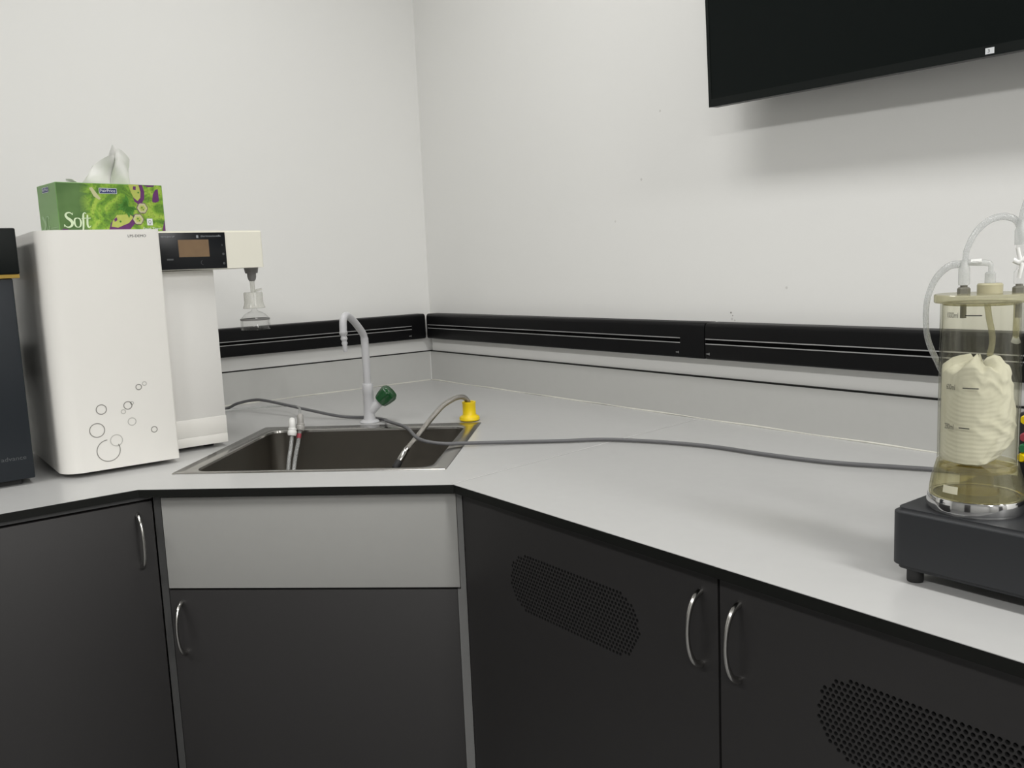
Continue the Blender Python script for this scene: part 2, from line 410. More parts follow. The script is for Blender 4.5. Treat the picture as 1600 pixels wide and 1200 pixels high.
# ------------------------------------------------------------------ dado trunking
def trunking(name, label, along, a0, a1, slots, icons, group):
    """along 'x' (right wall) or 'y' (left wall); a0..a1 = run; slots = (start, end); icons = positions of the little printed marks"""
    z0, z1, d = 0.153, 0.240, 0.029
    def P(a, out, z): return C(a, -out, z) if along == 'x' else C(out, -a, z)
    t = thing(name, label, 'trunking', P((a0+a1)/2, 0.0, z0), 0, group)
    bm = new_bm()
    prof = [(-W+.0005, z0)] + [(d-.006+.006*math.sin(k*PI/8), z0+.006-.006*math.cos(k*PI/8)) for k in range(5)]
    prof += [(d-.010+.010*math.cos(k*PI/10), z1-.010+.010*math.sin(k*PI/10)) for k in range(6)] + [(-W+.0005, z1)]
    rows = []
    for (a, ins) in ((a0, .004), (a0+.0015, .001), (a0+.004, 0), (a1-.004, 0), (a1-.0015, .001), (a1, .004)):
        row = []
        for (o, z) in prof:
            zz = z0+ins + (z-z0)*(z1-z0-2*ins)/(z1-z0); oo = o - ins if o > 0 else o
            row.append(bm.verts.new(P(a, oo, zz)))
        rows.append(row)
    for A, B in zip(rows, rows[1:]): bridge(bm, A, B)
    bm.faces.new(rows[0]); bm.faces.new(list(reversed(rows[-1])))
    obj('body', bm, MT['trunk'], t, 40, True)
    s0, s1, ztop, zbot = slots
    def strip(nm, za, zb, out, m):
        bm = new_bm()
        lo = P(s0, d-.001, za); hi = P(s1, d+out, zb)
        bx(bm, [min(lo[i], hi[i]) for i in range(3)], [max(lo[i], hi[i]) for i in range(3)]); obj(nm, bm, m, t, 0, True)
    strip('rail', ztop-.0011, ztop+.0011, .0012, MT['rail'])
    strip('rail', zbot-.0011, zbot+.0011, .0012, MT['rail'])
    strip('slot', zbot+.0011, ztop-.0011, .0003, MT['slot'])
    bm = new_bm()
    uu = X if along == 'x' else -Y*-1
    for a in icons:
        o = P(a, d+.0004, 0.165) if along == 'x' else P(a, d+.0004, 0.165)
        quad(bm, o - uu*.005, uu, Z, .008, .0022); quad(bm, o + uu*.0025 - Z*.0018, uu, Z, .0022, .0058)
    if icons: obj('printed_mark', bm, MT['mark'], t, 0, True)
    return t
trunking('dado_trunking', 'long black trunking with twin grey lines running right from the room corner', 'x', 0.0300, 1.2925, (0.041, 1.216, 0.2015, 0.190), [1.207], None)
trunking('dado_trunking', 'black trunking length that runs behind the clear jar, right of the joint', 'x', 1.2935, 3.20, (1.297, 3.05, 0.2015, 0.190), [1.304], None)
trunking('dado_trunking', 'black trunking behind the gooseneck tap on the left wall', 'y', 0.0300, 2.6, (0.089, 2.45, 0.200, 0.189), [0.096], None)

# ------------------------------------------------------------------ cabinets
def bow_handle(parent, p, out, side=0.0):
    """bowed chrome pull; p = centre on the door face, out = direction out of the door"""
    out = Vector(out).normalized(); p = Vector(p); bm = new_bm(); pts = []
    for i in range(29):
        s = i/28; a = PI*s
        pts.append(p + Z*(0.052*math.cos(a)) + out*(-0.003 + 0.031*math.sin(a)**0.9))
    tube(bm, pts, lambda s: 0.0036 + 0.0024*abs(2*s-1)**2, 12, flat=0.8, ref=out)
    return obj('handle', bm, MT['chrome'], parent, 60, True)

def vent_door(parent, x0, x1, z0, z1, yf, vx, vz, L, R, hx):
    """door on a plane y = yf with a stadium-shaped field of punched holes; hx = handle position"""
    th = 0.018; p = 0.0075; rh = p*0.8660; rad = 0.00265
    door = new_bm(); gr = new_bm()
    def q(bmm, a, b, c, d, y=yf, mi=0):
        if b - a < 1e-6 or d - c < 1e-6: return
        bmm.faces.new([bmm.verts.new(k) for k in ((a,y,c),(b,y,c),(b,y,d),(a,y,d))]).material_index = mi
    rows = int(2*R/rh); zb = vz - rows*rh/2; ba = vx - L/2 - p; bb = vx + L/2 + p
    q(door, x0, x1, z0, zb); q(door, x0, x1, zb+rows*rh, z1)
    angs = [0, 20.4, 40.9, 65, 90, 115, 139.1, 159.6]; angs = angs + [a+180 for a in angs]
    for j in range(rows):
        zc = zb + (j+.5)*rh; off = (j % 2)*p/2; xs = []
        n = int((bb-ba)/p)
        for i in range(n):
            xc = ba + off + (i+.5)*p
            dx = max(0, abs(xc-vx) - (L/2-R))
            if math.hypot(dx, zc-vz) < R - rad*0.6: xs.append(xc)
        if not xs: q(door, x0, x1, zc-rh/2, zc+rh/2); continue
        q(door, x0, xs[0]-p/2, zc-rh/2, zc+rh/2); q(door, xs[-1]+p/2, x1, zc-rh/2, zc+rh/2)
        for xc in xs:
            O = []; I = []; K = []
            for a in angs:
                ca, sa = math.cos(math.radians(a)), math.sin(math.radians(a))
                s = min((p/2)/abs(ca) if abs(ca) > 1e-6 else 9, (rh/2)/abs(sa) if abs(sa) > 1e-6 else 9)
                O.append(gr.verts.new((xc+ca*s, yf, zc+sa*s))); I.append(gr.verts.new((xc+ca*rad, yf, zc+sa*rad))); K.append(gr.verts.new((xc+ca*rad, yf+.006, zc+sa*rad)))
            bridge(gr, O, I); bridge(gr, I, K, 1)
    q(gr, ba, bb, zb, zb+rows*rh, yf+.006, 1)
    q(door, x0, x1, z0, z1, yf+th)
    for (a, b) in (((x0,z0),(x1,z0)), ((x1,z0),(x1,z1)), ((x1,z1),(x0,z1)), ((x0,z1),(x0,z0))):
        door.faces.new([door.verts.new(k) for k in ((a[0],yf,a[1]),(b[0],yf,b[1]),(b[0],yf+th,b[1]),(a[0],yf+th,a[1]))])
    d = obj('door', door, MT['char'], parent, 0, True, recalc=False)
    obj('vent_grille', gr, [MT['char'], MT['dark']], d, 0, True, recalc=False)
    bow_handle(d, (hx, yf, ZC-0.103), -Y)
    return d

KZ = 0.10                                    # plinth height
yd = PR.y + 0.022
t = thing('base_cabinet', 'charcoal cabinet with perforated vents in its double doors, right of the sink', 'cabinet', (2.0, -0.4, 0))
bm = new_bm(); bx(bm, (1.378, yd+0.020, KZ), (3.19, -0.03, ZC-0.017)); bx(bm, (1.36, yd+.06, 0.001), (3.17, -0.05, KZ)); obj('carcass', bm, MT['dark'], t, 0, True)
zt, zbm = ZC-0.022, KZ+0.004
vent_door(t, 1.352, 1.9545, zbm, zt, yd, 1.6505, ZC-0.147, 0.317, 0.052, 1.926)
vent_door(t, 1.9585, 2.561, zbm, zt, yd, 2.2625, ZC-0.147, 0.317, 0.052, 1.990)
bm = new_bm(); bx(bm, (2.565, yd, zbm), (3.168, yd+.018, zt), .0008, 1); obj('door', bm, MT['char'], t, 0, True)

t = thing('base_cabinet', 'plain charcoal cabinet left of the sink, below the water purifier', 'cabinet', (0.45, -1.8, 0))
xd = 0.936
bm = new_bm(); bx(bm, (0.03, YE+.02, KZ), (xd-.020, -1.30, ZC-0.017)); bx(bm, (0.05, YE+.04, 0.001), (xd-.06, -1.30, KZ)); obj('carcass', bm, MT['dark'], t, 0, True)
bm = new_bm(); bx(bm, (xd-.018, -1.80, zbm), (xd, -1.2225, ZC-0.0275), .0012, 2); d = obj('door', bm, MT['char'], t, 30, True)
bow_handle(d, (xd, -1.2515, ZC-0.1015), X)
bm = new_bm(); bx(bm, (xd-.018, -2.40, zbm), (xd, -1.804, ZC-0.0275), .0012, 2); obj('door', bm, MT['char'], t, 30, True)
bm = new_bm(); bx(bm, (xd-.014, -2.40, ZC-.0235), (xd-.002, -1.222, ZC-.0165)); obj('top_rail', bm, MT['postD'], t, 0, True)

# sink cabinet across the corner: local frame x along the front, y to the back
OFF = 0.022
t = thing('sink_cabinet', 'corner sink cabinet with light grey false front above a charcoal door', 'cabinet', (PL.x - N2.x*OFF, PL.y - N2.y*OFF, 0), SA)
bm = new_bm(); bx(bm, (0.0315, 0, ZC-0.2055), (0.6105, 0.018, ZC-0.0225), .001, 2); obj('false_front', bm, MT['falsep'], t, 30)
bm = new_bm(); bx(bm, (0.0315, 0, zbm), (0.6045, 0.018, ZC-0.2095), .001, 2); d = obj('door', bm, MT['char'], t, 30)
bow_handle(d, parent_world(t) @ Vector((0.0545, 0, ZC-0.286)), (N2.x, N2.y, 0))
bm = new_bm(); prism(bm, [(0.0165, 0.0), (0.0305, 0.0), (0.0305, 0.03), (0.0165, 0.03)], 0.001, ZC-0.0165); obj('corner_post', bm, MT['postD'], t, 0)
bm = new_bm(); prism(bm, [(0.6115, 0.0), (0.6222, 0.0), (0.6222, 0.03), (0.6115, 0.03)], 0.001, ZC-0.0165); prism(bm, [(0.6050, 0.0012), (0.6115, 0.0012), (0.6115, 0.03), (0.6050, 0.03)], 0.001, ZC-0.2095); obj('corner_post', bm, MT['postL'], t, 0)
bm = new_bm(); bx(bm, (0.032, 0.02, KZ), (0.604, 0.42, KZ+0.016)); obj('carcass_floor', bm, MT['dark'], t, 0)
bm = new_bm(); bx(bm, (0.05, 0.06, 0.001), (0.59, 0.08, KZ)); obj('plinth', bm, MT['dark'], t, 0)
bm = new_bm(); bx(bm, (0.032, 0.019, ZC-.215), (0.604, 0.030, ZC-.200)); obj('front_rail', bm, MT['dark'], t, 0)

# ------------------------------------------------------------------ sink
t = thing('sink', 'square stainless steel sink set into the angled corner of the worktop', 'sink', (SCX, SCY, ZC), SA)
def loop(bm, pts, z): return [bm.verts.new((p[0], p[1], z)) for p in pts]
bm = new_bm()
a = loop(bm, rrect(0.572, 0.515, 0.004), 0.0003); b = loop(bm, rrect(0.570, 0.513, 0.004), 0.0016)
c = loop(bm, rrect(BW+.008, BD+.008, 0.036, 6, BCX, BCY), 0.0016); d_ = loop(bm, rrect(BW+.002, BD+.002, 0.033, 6, BCX, BCY), 0.0006)
e = loop(bm, rrect(BW, BD, 0.032, 6, BCX, BCY), -0.004)
for A, B in ((a,b),(b,c),(c,d_),(d_,e)): bridge(bm, A, B)
obj('rim', bm, MT['steel'], t, 50)
bm = new_bm()
ls = [loop(bm, rrect(BW, BD, 0.032, 6, BCX, BCY), -0.004), loop(bm, rrect(BW-.004, BD-.004, 0.032, 6, BCX, BCY), -0.15),
      loop(bm, rrect(BW-.012, BD-.012, 0.032, 6, BCX, BCY), -0.172), loop(bm, rrect(BW-.045, BD-.045, 0.03, 6, BCX, BCY), -0.185), loop(bm, rrect(0.10, 0.10, 0.05, 6, BCX, BCY+.05), -0.190)]
for A, B in zip(ls, ls[1:]): bridge(bm, A, B)
obj('basin', bm, MT['basin'], t, 50)
bm = new_bm(); lathe(bm, [(0.052, -.1885), (0.045, -.188), (0.038, -.194), (0.0, -.196)], (BCX, BCY+.05, 0), n=28); obj('drain', bm, MT['steel'], t, 50)

# ------------------------------------------------------------------ tap
TP = Vector((0.629, -0.584)); DD = Vector((0.604, -0.797, 0)).normalized()
t = thing('tap', 'pale grey laboratory gooseneck tap with green knob behind the sink', 'tap', (TP.x, TP.y, ZC))
bm = new_bm(); lathe(bm, [(0.0, .0003), (0.0255, .0003), (0.0260, .003), (0.0225, .0065), (0.0165, .0085), (0.0, .0085)], n=32); obj('base_flange', bm, MT['tap'], t, 40)
bm = new_bm(); lathe(bm, [(0.0, .008), (0.0165, .008), (0.0150, .014), (0.0142, .03), (0.0135, .075), (0.0142, .078), (0.0145, .101), (0.0130, .104), (0.0, .104)], n=28)
KD = Vector((0.50, 0.56, 0.66)).normalized()
K0 = Vector((0, 0, .028))
tube(bm, [K0, K0 + KD*0.020, K0 + KD*0.046], lambda s: 0.0135 - 0.0015*s, 20)
obj('body', bm, MT['tap'], t, 40)
bm = new_bm()
def fp(r, z): return DD*r + Vector((0, 0, z))
path = [fp(0, .10), fp(0, .15), fp(0, .20), fp(0, .212)] + spline([fp(0.001, .221), fp(0.005, .2315), fp(0.013, .2405)], 5) + spline([fp(0.030, .2535), fp(0.055, .2705), fp(0.078, .2835)], 4) + spline([fp(0.090, .2880), fp(0.102, .2880), fp(0.112, .282), fp(0.1165, .270), fp(0.1180, .246)], 6)
tube(bm, path, lambda s: 0.0100 if s < .12 else 0.0092, 18); obj('spout', bm, MT['tap'], t, 60)
bm = new_bm(); ax = (DD*-0.10 + Vector((0,0,-1))).normalized()
lathe(bm, [(0.0, -.002), (0.0100, -.002), (0.0100, .004), (0.0066, .007), (0.0066, .010), (0.0084, .014), (0.0084, .017), (0.0060, .021), (0.0060, .023), (0.0078, .027), (0.0054, .033), (0.0070, .037), (0.0048, .043), (0.0054, .046), (0.0046, .049), (0.0030, .049), (0.0, .046)], fp(0.1180, .248), ax, 20); obj('nozzle', bm, MT['tap'], t, 60)
# faceted green knob
bm = new_bm(); o = K0 + KD*0.040; u = KD.orthogonal().normalized(); v = KD.cross(u)
rings = []
for (r, h, fl) in ((0.0130, 0, 0), (0.0185, .002, .05), (0.0220, .014, .11), (0.0245, .031, .12), (0.0240, .037, .10), (0.0195, .043, .05), (0.0, .044, 0)):
    if r == 0: rings.append(None); tip = bm.verts.new(o + KD*h); continue
    rings.append([bm.verts.new(o + KD*h + (u*math.cos(2*PI*k/40) + v*math.sin(2*PI*k/40))*r*(1 - fl*(0.5-0.5*math.cos(8*2*PI*k/40)))) for k in range(40)])
for A, B in zip(rings, rings[1:]):
    if B: bridge(bm, A, B)
    else:
        for k in range(40): bm.faces.new((A[k], A[(k+1) % 40], tip))
bm.faces.new(list(reversed(rings[0])))
obj('knob', bm, MT['green'], t, 30)

# ------------------------------------------------------------------ yellow based flexible steel hose
YP = Vector((0.818, -0.394, 0)); ED = Vector((0.196, -0.981, 0)).normalized()
t = thing('flexible_hose', 'braided steel gooseneck hose rising from a yellow base at the sink corner', 'hose', (YP.x, YP.y, ZC))
bm = new_bm(); lathe(bm, [(0.0, .0018), (0.0245, .0018), (0.0265, .004), (0.0262, .010), (0.0235, .013), (0.0190, .0150), (0.0172, .018), (0.0170, .044), (0.0178, .0455), (0.0178, .050), (0.0160, .0505), (0.0135, .049), (0.0135, .040), (0.0, .040)], n=36); obj('base', bm, MT['yellow'], t, 40)
def hp(r, z): return ED*r + Vector((0, 0, z))
path = spline([hp(0.000, .041), hp(0.004, .052), hp(0.018, .0640), hp(0.043, .0665), hp(0.070, .0605), hp(0.094, .052), hp(0.125, .033), hp(0.151, .015), hp(0.185, -.011), hp(0.222, -.036)], 10)
bm = new_bm(); tube(bm, path, 0.0065, 14)
# the braid shows as fine diagonal turns
obj('braided_tube', bm, MT['braid'], t, 60)
d = (hp(0.2575, -.071) - hp(0.222, -.0355)).normalized()
bm = new_bm(); lathe(bm, [(0.0, -.004), (0.0070, -.004), (0.0072, .004), (0.0066, .005), (0.0068, .007), (0.0078, .009), (0.0082, .030), (0.0078, .033), (0.0, .033)], hp(0.222, -.036), d, 24); obj('ferrule', bm, MT['chrome'], t, 40)
bm = new_bm(); lathe(bm, [(0.0, .033), (0.0076, .033), (0.0090, .036), (0.0092, .052), (0.0080, .055), (0.0, .055)], hp(0.222, -.036), d, 24); obj('tip', bm, MT['rubber'], t, 40)

# ------------------------------------------------------------------ drain hoses with elbows hooked over the sink edge
def drain_hose(label, e, bot, feed, m_elbow, red=False):
    e = C(*e); t = thing('drain_hose', label, 'hose', e, 0, None)
    bot = C(*bot); dn = (bot - e).normalized()
    bm = new_bm(); lathe(bm, [(0.0, -.005), (0.0095, -.005), (0.0105, -.003), (0.0095, .001), (0.0112, .003), (0.0112, .010), (0.0098, .014), (0.0, .014)], e, dn, 20)
    up = e - dn*.004
    back = (C(*feed[-1]) - e); back.z = 0; back.normalize()
    tube(bm, spline([e, up + Z*.008, up + Z*.015 + back*.003, up + Z*.018 + back*.013], 5), 0.0082, 16)
    obj('elbow', bm, m_elbow, t, 50, True)
    bm = new_bm(); tube(bm, spline([e + dn*.010, e + dn*.04, e*0.45 + bot*0.55 + Vector((.002,-.003,0)), bot], 8), 0.0050, 12); obj('tube', bm, MT['milky'], t, 60, True)
    if red:
        bm = new_bm(); tube(bm, [e + dn*.022, e + dn*.034], 0.0056, 14); obj('red_band', bm, MT['red'], t, 60, True)
    bm = new_bm(); tube(bm, spline([C(*p) for p in feed] + [up + Z*.018 + back*.011], 8), 0.0034, 10); obj('feed_tube', bm, MT['milky2'], t, 60, True)
drain_hose('thin drain hose with a glossy white elbow, left of the pair in the sink', (0.634, -0.802, .012), (0.662, -0.838, -.125), [(0.545, -0.752, .0045), (0.575, -0.772, .010), (0.600, -0.787, .020)], MT['whitegl'])
drain_hose('thin drain hose with a grey elbow and red band, right of the pair', (0.611, -0.770, .016), (0.668, -0.829, -.125), [(0.100, -0.93, .0040), (0.105, -0.84, .0040), (0.135, -0.745, .006), (0.20, -0.690, .012), (0.30, -0.665, .022), (0.42, -0.69, .032), (0.53, -0.735, .036)], MT['greyfit'], True)

# ------------------------------------------------------------------ grey cable
pts = [(0.08,-0.95,.0054),(0.085,-0.86,.005),(0.104,-0.787,.008),(0.150,-0.765,.026),(0.205,-0.735,.038),(0.262,-0.722,.040),(0.34,-0.70,.034),(0.44,-0.662,.022),(0.525,-0.612,.008),(0.585,-0.565,.0058),(0.655,-0.553,.0062),(0.735,-0.590,.017),(0.87,-0.613,.020),
       (1.010,-0.662,.018),(1.061,-0.636,.0105),(1.089,-0.585,.0075),(1.148,-0.505,.0054),(1.224,-0.42,.0054),(1.277,-0.355,.0054),(1.351,-0.309,.0054),(1.431,-0.275,.0054),(1.515,-0.253,.0054),(1.635,-0.243,.0054),(1.76,-0.22,.0054),(1.861,-0.176,.0054),(1.93,-0.147,.0054),(2.06,-0.12,.0054),(2.25,-0.16,.0054)]
t = thing('power_cable', 'grey cable snaking along the worktop and over the sink corner', 'cable', C(1.277, -0.355, 0))
bm = new_bm(); tube(bm, spline([C(*p) for p in pts], 8), 0.0042, 12); obj('sheath', bm, MT['cable'], t, 60, True)

# ------------------------------------------------------------------ water purifier
XF, XC, XA = 0.747, 0.643, 0.673
t = thing('water_purifier', 'tall white water purifier with bubble print, display arm and dispensing column', 'water purifier', (0.55, -1.2, ZC))
bm = new_bm()
y0, y1 = -1.341, -1.1095
poly = [(0.36, y1), (0.36, y0)]
poly += [(XF-.042+.042*math.sin(k*PI/16), y0+.042-.042*math.cos(k*PI/16)) for k in range(9)]
poly += [(XF-.004+.004*math.cos(k*PI/6), y1-.004+.004*math.sin(k*PI/6)) for k in range(4)]
prism(bm, [(p[0], p[1]) for p in poly], ZC+.010, ZC+.5015)
es = [e for e in bm.edges if all(abs(v.co.z-ZC-.5015) < 1e-5 for v in e.verts) and len({round(f.normal.z, 1) for f in e.link_faces}) > 1]
obj('cabinet_body', bm, MT['white'], t, 30, True)
for (fx, fy) in ((0.42,-1.30),(0.42,-1.15),(0.69,-1.28),(0.69,-1.15)):
    bm = new_bm(); lathe(bm, [(0,.0002),(.014,.0002),(.015,.003),(.015,.0098),(0,.0098)], C(fx,fy,0), n=18); obj('foot', bm, MT['rubber'], t, 40, True)
# dispensing column
bm = new_bm(); bx(bm, (0.36, -1.1085, ZC+.010), (XC, -0.967, ZC+.414), .002, 2); col = obj('dispensing_column', bm, MT['white2'], t, 30, True)
bm = new_bm(); bx(bm, (XC-.02, -1.1085, ZC+.0325), (XC+.0008, -0.9665, ZC+.0735), .0006, 2); obj('drip_panel', bm, MT['white'], t, 30, True)
bm = new_bm(); bx(bm, (XC-.02, -1.1085, ZC+.0105), (XC+.0008, -0.9665, ZC+.0318), .0006, 2); obj('plinth', bm, MT['white'], t, 30, True)
for (fx, fy) in ((0.42,-1.0),(0.60,-1.0)):
    bm = new_bm(); lathe(bm, [(0,.0002),(.012,.0002),(.012,.0098),(0,.0098)], C(fx,fy,0), n=18); obj('foot', bm, MT['rubber'], t, 40, True)
# arm
bm = new_bm()
ap = [(0.47, -0.857), (0.47, -1.1085), (XA, -1.1085)] + [(XA-.004+.004*math.cos(k*PI/8-0), -0.857-.004+.004*math.sin(k*PI/8)) for k in range(5)]
prism(bm, ap, ZC+.4155, ZC+.4975)
prism(bm, [(0.472,-0.859),(0.472,-1.1085),(XA-.002,-1.1085),(XA-.002,-0.859)], ZC+.4975, ZC+.5010)
obj('display_arm', bm, MT['cream'], t, 30, True)
bm = new_bm(); bx(bm, (XA-.004, -1.1085, ZC+.4165), (XA+.0018, -0.9445, ZC+.4972), .0008, 2); pan = obj('control_panel', bm, MT['panel'], t, 30, True)
bm = new_bm(); quad(bm, (XA+.0021, -1.0505, ZC+.4435), Y, Z, 0.0675, 0.0380); obj('screen', bm, MT['screen'], pan, 0, True)
bm = new_bm(); fx = XA+.0022
text(bm, 'micro pure UV', (fx, -1.0865, ZC+.4865), Y, Z, 0.030, .0042); obj('lettering', bm, MT['greytext'], pan, 0, True); bm = new_bm()
text(bm, 'thermoscientific', (fx, -1.0, ZC+.4872), Y, Z, 0.046, .0042); bx(bm, (fx-.0002,-1.0095,ZC+.4852), (fx,-1.005,ZC+.4912))
obj('lettering', bm, MT['greytext'], pan, 0, True)
bm = new_bm()
bx(bm, (fx-.0002,-1.0775,ZC+.437), (fx,-1.0635,ZC+.4405)); obj('lettering', bm, MT['dimtext'], pan, 0, True); bm = new_bm()
annulus(bm, (fx, -0.9985, ZC+.4305), Y, Z, .0045, .0055, n=24, a0=PI*.6, a1=PI*1.5); obj('knob_mark', bm, MT['dimtext'], pan, 0, True)
for zz in (.4275, .4485): bm = new_bm(); annulus(bm, (fx, -0.9515, ZC+zz), Y, Z, 0.0006, .0026, n=16); obj('key_mark', bm, MT['dimtext'], pan, 0, True)
bm = new_bm(); bx(bm, (fx-.0002,-0.9535,ZC+.4665), (fx,-0.9520,ZC+.4705))
obj('key_mark', bm, MT['dimtext'], pan, 0, True)
# nozzle
NX, NY = 0.618, -0.868
bm = new_bm(); lathe(bm, [(0,.4158),(.0170,.4158),(.0145,.4025),(.0106,.4020),(.0104,.394),(.0085,.387),(.0060,.3835),(0,.3835)], C(NX,NY,0), n=28); obj('nozzle', bm, MT['nozzle'], t, 40, True)
# print
bm = new_bm(); fx = XF+.0003
RG = [(-1.180,0.174,0.0056,0),(-1.168,0.180,0.0040,1),(-1.205,0.138,0.0080,0),(-1.1965,0.142,0.0030,1),(-1.215,0.126,0.0042,1),(-1.257,0.136,0.0098,0),(-1.200,0.103,0.0078,1),(-1.269,0.094,0.0143,0),(-1.157,0.080,0.0060,0),(-1.234,0.068,0.0117,1)]
for (y, z, r, k) in RG:
    annulus(bm, C(fx, y, z), Y, Z, r-.0009, r+.0009); obj('bubble_print', bm, MT['printL' if k else 'print'], t, 0, True); bm = new_bm()
annulus(bm, C(fx, -1.251, .049), Y, Z, .0225-.0009, .0225+.0009, 0, 48, math.radians(92), math.radians(92+296))
obj('bubble_print', bm, MT['print'], t, 0, True)
bm = new_bm(); text(bm, 'LPS-DEMO', (fx, -1.172, ZC+.4855), Y, Z, 0.036, .0052); obj('lettering', bm, MT['ink'], t, 0, True)

# sterile filter hanging from the nozzle
t = thing('capsule_filter', 'small clear bell-shaped filter hanging under the purifier nozzle', 'filter', C(NX, NY, .267))
bm = new_bm(); lathe(bm, [(.0036,.3832),(.0058,.3832),(.0055,.372),(.0052,.356),(.0036,.356)], C(NX,NY,0), n=20); obj('inlet', bm, MT['filt'], t, 40, True)
bm = new_bm(); lathe(bm, [(.004,.3575),(.0205,.3575),(.0222,.355),(.0222,.333),(.0236,.327),(.0262,.320),(.0250,.3185),(.012,.3185)], C(NX,NY,0), n=32)
dv = Vector((.6,.8,0)); tube(bm, [C(NX,NY,.3605)+dv*.006, C(NX,NY,.3625)+dv*.013, C(NX,NY,.3640)+dv*.021], lambda s: .0028, 10)
obj('cap', bm, MT['filt'], t, 40, True)
bm = new_bm(); lathe(bm, [(.0045,.3185),(.0060,.316),(.0085,.3125),(.0165,.309),(.0245,.304),(.0310,.297),(.0335,.294),(.0340,.293)], C(NX,NY,0), n=40); obj('dome', bm, MT['glass'], t, 40, True)
bm = new_bm(); lathe(bm, [(.0300,.2945),(.0345,.2945),(.0348,.2915),(.0340,.290)], C(NX,NY,0), n=40); obj('band', bm, MT['nozzle'], t, 40, True)
bm = new_bm(); lathe(bm, [(.0340,.2905),(.0345,.269),(.0330,.2672),(.0315,.269),(.0312,.2905)], C(NX,NY,0), n=40); obj('skirt', bm, MT['glass'], t, 40, True)

# ------------------------------------------------------------------ dark blue unit at the left edge
t = thing('lab_instrument', 'dark blue-grey instrument with black head and yellow stripe at the left edge', 'instrument', (0.55, -1.55, ZC))
bm = new_bm(); bx(bm, (0.36, -1.70, ZC+.012), (0.723, -1.3865, ZC+.4105), .003, 2); obj('body', bm, MT['navy'], t, 30, True)
bm = new_bm(); bx(bm, (0.34, -1.71, ZC+.4180), (0.728, -1.3735, ZC+.5075), .003, 2); obj('head', bm, MT['head'], t, 30, True)
bm = new_bm(); bx(bm, (0.342, -1.708, ZC+.4108), (0.727, -1.3745, ZC+.4178)); obj('stripe', bm, MT['ystrip'], t, 0, True)
for (fx, fy) in ((0.40,-1.66),(0.40,-1.43),(0.69,-1.66),(0.69,-1.43)):
    bm = new_bm(); bx(bm, (fx-.015,fy-.02,ZC+.0003), (fx+.015,fy+.02,ZC+.0118)); obj('foot', bm, MT['rubber'], t, 0, True)
bm = new_bm(); text(bm, 'advance', (0.7234, -1.443, ZC+.0525), Y, Z, 0.044, .0082); obj('lettering', bm, MT['dimtext'], t, 0, True)

# ------------------------------------------------------------------ tissue box
TW, TH = 0.222, 0.1003; TDp = TW/2
TO = Vector((0.678, -1.2853, ZC+.5020)); th = -0.145
t = thing('tissue_box', 'green printed tissue box lying on top of the white water purifier', 'tissue box', TO, math.atan2(math.cos(th), math.sin(th)))
# local: x along the front face (left to right), y = back, z up; outward front = -y
def leafmat():
    m = bpy.data.materials.new('green_floral_print'); m.use_nodes = True; nt = m.node_tree; N = nt.nodes; L = nt.links
    b = N['Principled BSDF']; b.inputs['Roughness'].default_value = 0.35
    tc = N.new('ShaderNodeTexCoord'); sp = N.new('ShaderNodeSeparateXYZ'); L.new(tc.outputs['Object'], sp.inputs[0])
    no = N.new('ShaderNodeTexNoise'); no.inputs['Scale'].default_value = 22; no.inputs['Detail'].default_value = 5; no.inputs['Distortion'].default_value = 2.2
    L.new(tc.outputs['Object'], no.inputs['Vector'])
    vo = N.new('ShaderNodeTexVoronoi'); vo.inputs['Scale'].default_value = 210; L.new(tc.outputs['Object'], vo.inputs['Vector'])
    r1 = N.new('ShaderNodeValToRGB'); r1.color_ramp.elements[0].position = .38; r1.color_ramp.elements[0].color = (.085,.20,.018,1)
    r1.color_ramp.elements[1].position = .62; r1.color_ramp.elements[1].color = (.30,.44,.055,1)
    e = r1.color_ramp.elements.new(.49); e.color = (.17,.33,.025,1)
    L.new(no.outputs['Fac'], r1.inputs[0])
    r2 = N.new('ShaderNodeValToRGB'); r2.color_ramp.elements[0].position = .15; r2.color_ramp.elements[0].color = (.62,.62,.62,1)
    r2.color_ramp.elements[1].position = .5; r2.color_ramp.elements[1].color = (1.12,1.12,1.12,1)
    L.new(vo.outputs['Distance'], r2.inputs[0])
    mu = N.new('ShaderNodeMix'); mu.data_type = 'RGBA'; mu.blend_type = 'MULTIPLY'; mu.inputs['Factor'].default_value = .8
    L.new(r1.outputs[0], mu.inputs['A']); L.new(r2.outputs[0], mu.inputs['B'])
    n3 = N.new('ShaderNodeTexNoise'); n3.inputs['Scale'].default_value = 16; L.new(tc.outputs['Object'], n3.inputs['Vector'])
    r4 = N.new('ShaderNodeValToRGB'); r4.color_ramp.elements[0].position = .35; r4.color_ramp.elements[0].color = (.055,.13,.028,1)
    r4.color_ramp.elements[1].position = .7; r4.color_ramp.elements[1].color = (.11,.21,.06,1); L.new(n3.outputs['Fac'], r4.inputs[0])
    ad = N.new('ShaderNodeMath'); ad.operation = 'MULTIPLY_ADD'; ad.inputs[1].default_value = .03; L.new(no.outputs['Fac'], ad.inputs[0]); L.new(sp.outputs['X'], ad.inputs[2])
    r3 = N.new('ShaderNodeMapRange'); r3.inputs['From Min'].default_value = .060; r3.inputs['From Max'].default_value = .082; L.new(ad.outputs[0], r3.inputs['Value'])
    mx = N.new('ShaderNodeMix'); mx.data_type = 'RGBA'; L.new(r3.outputs['Result'], mx.inputs['Factor'])
    L.new(r4.outputs[0], mx.inputs['A']); L.new(mu.outputs['Result'], mx.inputs['B']); L.new(mx.outputs['Result'], b.inputs['Base Color'])
    return m
